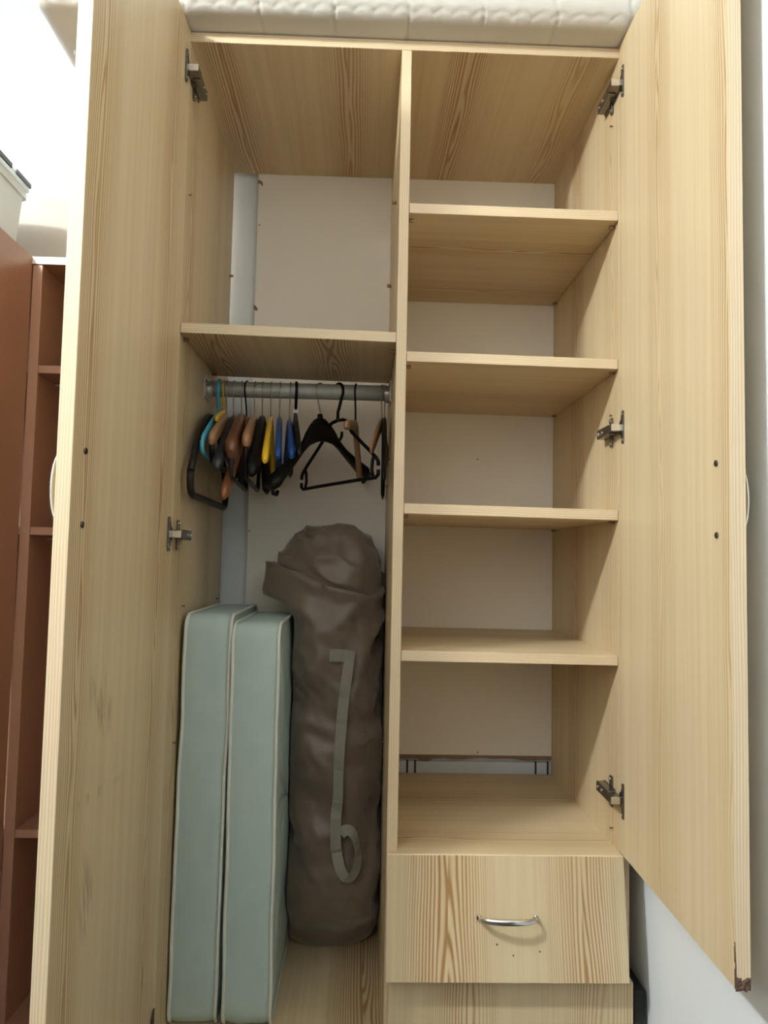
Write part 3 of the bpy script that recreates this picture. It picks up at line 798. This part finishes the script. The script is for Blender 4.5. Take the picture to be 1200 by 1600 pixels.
for k in range(len(raw) - 1):       # Catmull-Rom
    p0, p1, p2, p3 = (raw[max(0, min(len(raw) - 1, k + d))] for d in (-1, 0, 1, 2))
    for j in range(4):
        q = j / 4
        sp.append(tuple(0.5 * (2 * p1[i] + (p2[i] - p0[i]) * q + (2 * p0[i] - 5 * p1[i] + 4 * p2[i] - p3[i]) * q * q + (3 * p1[i] - p0[i] - 3 * p2[i] + p3[i]) * q ** 3) for i in range(3)))
yf = 0.208
ys = [min(sy(x, z, 0.010), yf + 0.02 if z < .7 else 9) for x, z, tw in sp]
ys = [min(min(ys[max(0, k - 2):k + 3]) + 0.001, sum(ys[max(0, k - 2):k + 3]) / len(ys[max(0, k - 2):k + 3])) for k in range(len(ys))]
ribbon([(x, y, z, tw) for (x, z, tw), y in zip(sp, ys)], 0.0205, 0.0007, 'strap', 'strap')

# ------------------------------------------------------------------ mattress on top of the wardrobe
def mattress():
    r = root('mattress', 'quilted cream mattress lying on top of the wardrobe and overhanging it', 'mattress', (0.29, 0.2, ZT + T))
    xa, xb = -0.243, 0.818; y0, y1 = -0.074, 0.462; z0, z1 = ZT + T + 0.0008, ZT + T + 0.165
    rad = 0.038; prof = []                 # (y, z, ny, nz, s)
    def arc(cy_, cz_, a0, a1, n):
        return [(cy_ + rad * math.cos(a0 + (a1 - a0) * k / n), cz_ + rad * math.sin(a0 + (a1 - a0) * k / n), math.cos(a0 + (a1 - a0) * k / n), math.sin(a0 + (a1 - a0) * k / n)) for k in range(n + 1)]
    def seg(p, q, n, nn): return [(p[0] + (q[0] - p[0]) * k / n, p[1] + (q[1] - p[1]) * k / n, *nn) for k in range(1, n)]
    prof += arc(y0 + rad, z0 + rad, 1.5 * PI, PI, 16)
    prof += seg((y0, z0 + rad), (y0, z1 - rad), 22, (-1, 0))
    prof += arc(y0 + rad, z1 - rad, PI, PI / 2, 8)
    prof += seg((y0 + rad, z1), (y1 - rad, z1), 10, (0, 1))
    prof += arc(y1 - rad, z1 - rad, PI / 2, 0, 4)
    prof += arc(y1 - rad, z0 + rad, 0, -PI / 2, 4)
    prof += seg((y1 - rad, z0), (y0 + rad, z0), 16, (0, -1))
    nx = 320; rows = []
    for i in range(nx + 1):
        x = xa + (xb - xa) * i / nx
        e = min(x - xa, xb - x); sh = 0.0 if e > 0.03 else 0.03 - math.sqrt(max(0, 0.03 ** 2 - (0.03 - e) ** 2))
        row = []
        cy_, cz_ = (y0 + y1) / 2, (z0 + z1) / 2
        for (y, z, ny, nz) in prof:
            s_ = z - z0 if y < y0 + rad + 1e-6 else 9     # height up the front
            d = 0.0
            if ny < -0.02 or (nz < 0 and y < y0 + rad + .03):
                line = 0.006 + 0.005 * abs(math.sin(PI * x / 0.034)) + 0.002 * noise.noise(Vector((x * 30, 0, 0)))
                if s_ < 1: d -= 0.0016 * math.exp(-((s_ - line) / 0.0022) ** 2)
                line2 = 0.062 + 0.008 * abs(math.sin(PI * x / 0.052))
                if s_ < 1: d -= 0.002 * math.exp(-((s_ - line2) / 0.004) ** 2)
                xs = (x + 0.05) % 0.128 - 0.064; wob = 0.004 * math.sin(z * 160)
                d -= 0.0024 * math.exp(-((xs + wob) / 0.0022) ** 2)
                d += 0.0007 * noise.noise(Vector((x * 60, z * 8, y * 8))) + 0.0003 * noise.noise(Vector((x * 150, z * 22, 3)))
            yy, zz = y + ny * d, z + nz * d
            yy = cy_ + (yy - cy_) * (1 - sh / 0.25); zz = cz_ + (zz - cz_) * (1 - sh / 0.0825 * .98)
            if nz < -0.9: zz = max(zz, z0)
            row.append((x, yy, max(zz, z0)))
        rows.append(row)
    b = MB(); g_ = b.grid(rows, 'ticking', closed_u=True)
    for R_ in (g_[0], g_[-1]): b.bm.faces.new(R_).smooth = True
    b.build('mattress_cover', r)
    b = MB()
    b.sweep([(xa + 0.031, 0.066, z0 - 0.0005), (xa + 0.12, 0.068, z0 - 0.0005), (-0.004, 0.069, z0 - 0.0005)], [0.005, .006, .006], 0.004, 'white_trim', (0, 0, 1), 8)
    b.build('white_trim', r)
mattress()

# ------------------------------------------------------------------ brown cabinet behind the left door
CB = root('cabinet', 'mahogany-brown shelf cabinet with an open door, left of the pine wardrobe', 'cabinet', (-0.32, 0.3, ZF))
CY, CZ, CX0, CX1, CP = 0.120, 1.578, -0.640, -0.024, -0.292
def cb(name, lo, hi, m='mahogany', edge='mahogany_edge', parent=None):
    return board(name, lo, hi, parent or CB, 'z', m, edge, bevel=0.0006)
cb('side_panel', (CX0, CY, ZF), (CX0 + T, 0.455, CZ - 0.0155)); cb('side_panel', (CX1 - T, CY, ZF), (CX1, 0.455, CZ - 0.0155))
cb('partition_panel', (CP, CY + 0.0005, ZF), (CP + T, 0.452, CZ - 0.0155))
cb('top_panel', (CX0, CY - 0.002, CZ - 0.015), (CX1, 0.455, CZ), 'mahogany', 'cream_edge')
cb('back_panel', (CX0 + 0.001, 0.455, ZF), (CX1 - 0.001, 0.459, CZ - 0.001))
for z in (1.356, 1.053, 0.507, 0.17):
    cb('shelf', (CP + T + 0.0004, CY + 0.002, z), (CX1 - T - 0.0004, 0.452, z + 0.015))
    cb('shelf', (CX0 + T + 0.0004, CY + 0.002, z), (CP - 0.0004, 0.452, z + 0.015))
cd = cb('door', (CP - 0.0185, CY - 0.302, 0.11), (CP - 0.0005, CY - 0.002, CZ - 0.001))
for y, z in ((0.2, 1.351), (0.2, 1.048)):
    b = MB(); b.cyl((CP + T, y, z), (CP + T + 0.010, y, z), 0.0025, 'steel_plate', 8); b.build('shelf_pin', CB)

# storage box on the cabinet
def storage_box():
    xa, xb, ya, yb, za, zb = -0.600, -0.346, 0.046, 0.212, CZ, CZ + 0.179
    r = root('storage_box', 'translucent plastic storage box with dark grey clips on the brown cabinet', 'box', ((xa + xb) / 2, (ya + yb) / 2, za))
    def ring(z, g, rad, n=6):
        P = []
        for cx_, cy_, a0 in ((1, 1, 0), (-1, 1, PI / 2), (-1, -1, PI), (1, -1, 1.5 * PI)):
            for j in range(n + 1):
                a = a0 + PI / 2 * j / n
                P.append(((xa + xb) / 2 + cx_ * ((xb - xa) / 2 - rad + g) + rad * math.cos(a), (ya + yb) / 2 + cy_ * ((yb - ya) / 2 - rad + g) + rad * math.sin(a), z))
        return P
    b = MB()
    V = b.grid([ring(za + .0005, -0.020, .015), ring(za + 0.004, -0.016, .015), ring(zb - 0.03, -0.007, .015), ring(zb - 0.03, -0.002, .015), ring(zb - 0.012, -0.002, .015),
                ring(zb - 0.012, -0.010, .013), ring(zb - 0.03, -0.0105, .013), ring(za + 0.006, -0.019, .013)], 'clear', closed_u=True, smooth=False)
    b.bm.faces.new(V[0][::-1]); b.bm.faces.new(V[-1]); b.build('box_body', r)
    b = MB()
    V = b.grid([ring(zb - 0.0118, -0.003, .015), ring(zb - 0.0118, 0.002, .016), ring(zb - 0.002, 0.002, .016), ring(zb, 0.0, .016), ring(zb, -0.012, .014), ring(zb - 0.004, -0.014, .014)], 'clear', closed_u=True, smooth=False)
    b.bm.faces.new(V[-1]); b.bm.faces.new(V[0][::-1]); b.build('lid', r)
    for y_a, y_b in ((0.062, 0.122), (0.140, 0.202)):
        b = MB(); b.box((xb + 0.002, y_a, zb - 0.008), (xb + 0.006, y_b, zb + 0.002), 'clip', 0.0015, 2); b.build('clip', r)
    b = MB(); b.box((xa + 0.06, ya - 0.006, zb - 0.018), (xb - 0.06, ya - 0.002, zb + 0.002), 'clip', 0.0015, 2); b.build('clip', r)
storage_box()

# beige pillow behind the box
def pillow():
    b = MB(); rows = []
    cx_, cy_, cz_, rx, ry, rz = -0.420, 0.375, CZ + 0.098, 0.185, 0.070, 0.132
    for i in range(25):
        ph = -PI / 2 + PI * i / 24
        row = []
        for j in range(48):
            th = 2 * PI * j / 48
            f = lambda c, e: math.copysign(abs(c) ** e, c)
            x = rx * f(math.cos(ph), .7) * f(math.cos(th), .95); y = ry * f(math.cos(ph), .7) * f(math.sin(th), .9); z = rz * f(math.sin(ph), .75)
            k = 0.003 * noise.noise(Vector((x * 20, y * 20, z * 20)))
            row.append((cx_ + x * (1 + k * 4), cy_ + y, max(CZ + 0.0005, cz_ + z + k)))
        rows.append(row)
    V = b.grid(rows[1:-1], 'pillow', closed_u=True)
    b.bm.faces.new(V[0][::-1]).smooth = True; b.bm.faces.new(V[-1]).smooth = True
    o = b.build('pillow', None)
    tag(o, 'plump beige pillow lying behind the plastic box on the brown cabinet', 'pillow')
pillow()

# dark board pushed into the gap between wardrobe and right wall
b = MB(); b.box((0.8035, -0.012, ZF), (0.8225, 0.36, 0.322), 'black_board', 0.0015)
tag(b.build('loose_board', None), 'black board standing in the gap between wardrobe and right wall', 'board')

for o, w in ROOTS:
    for k in ('_world', '_base'):
        if k in o: del o[k]
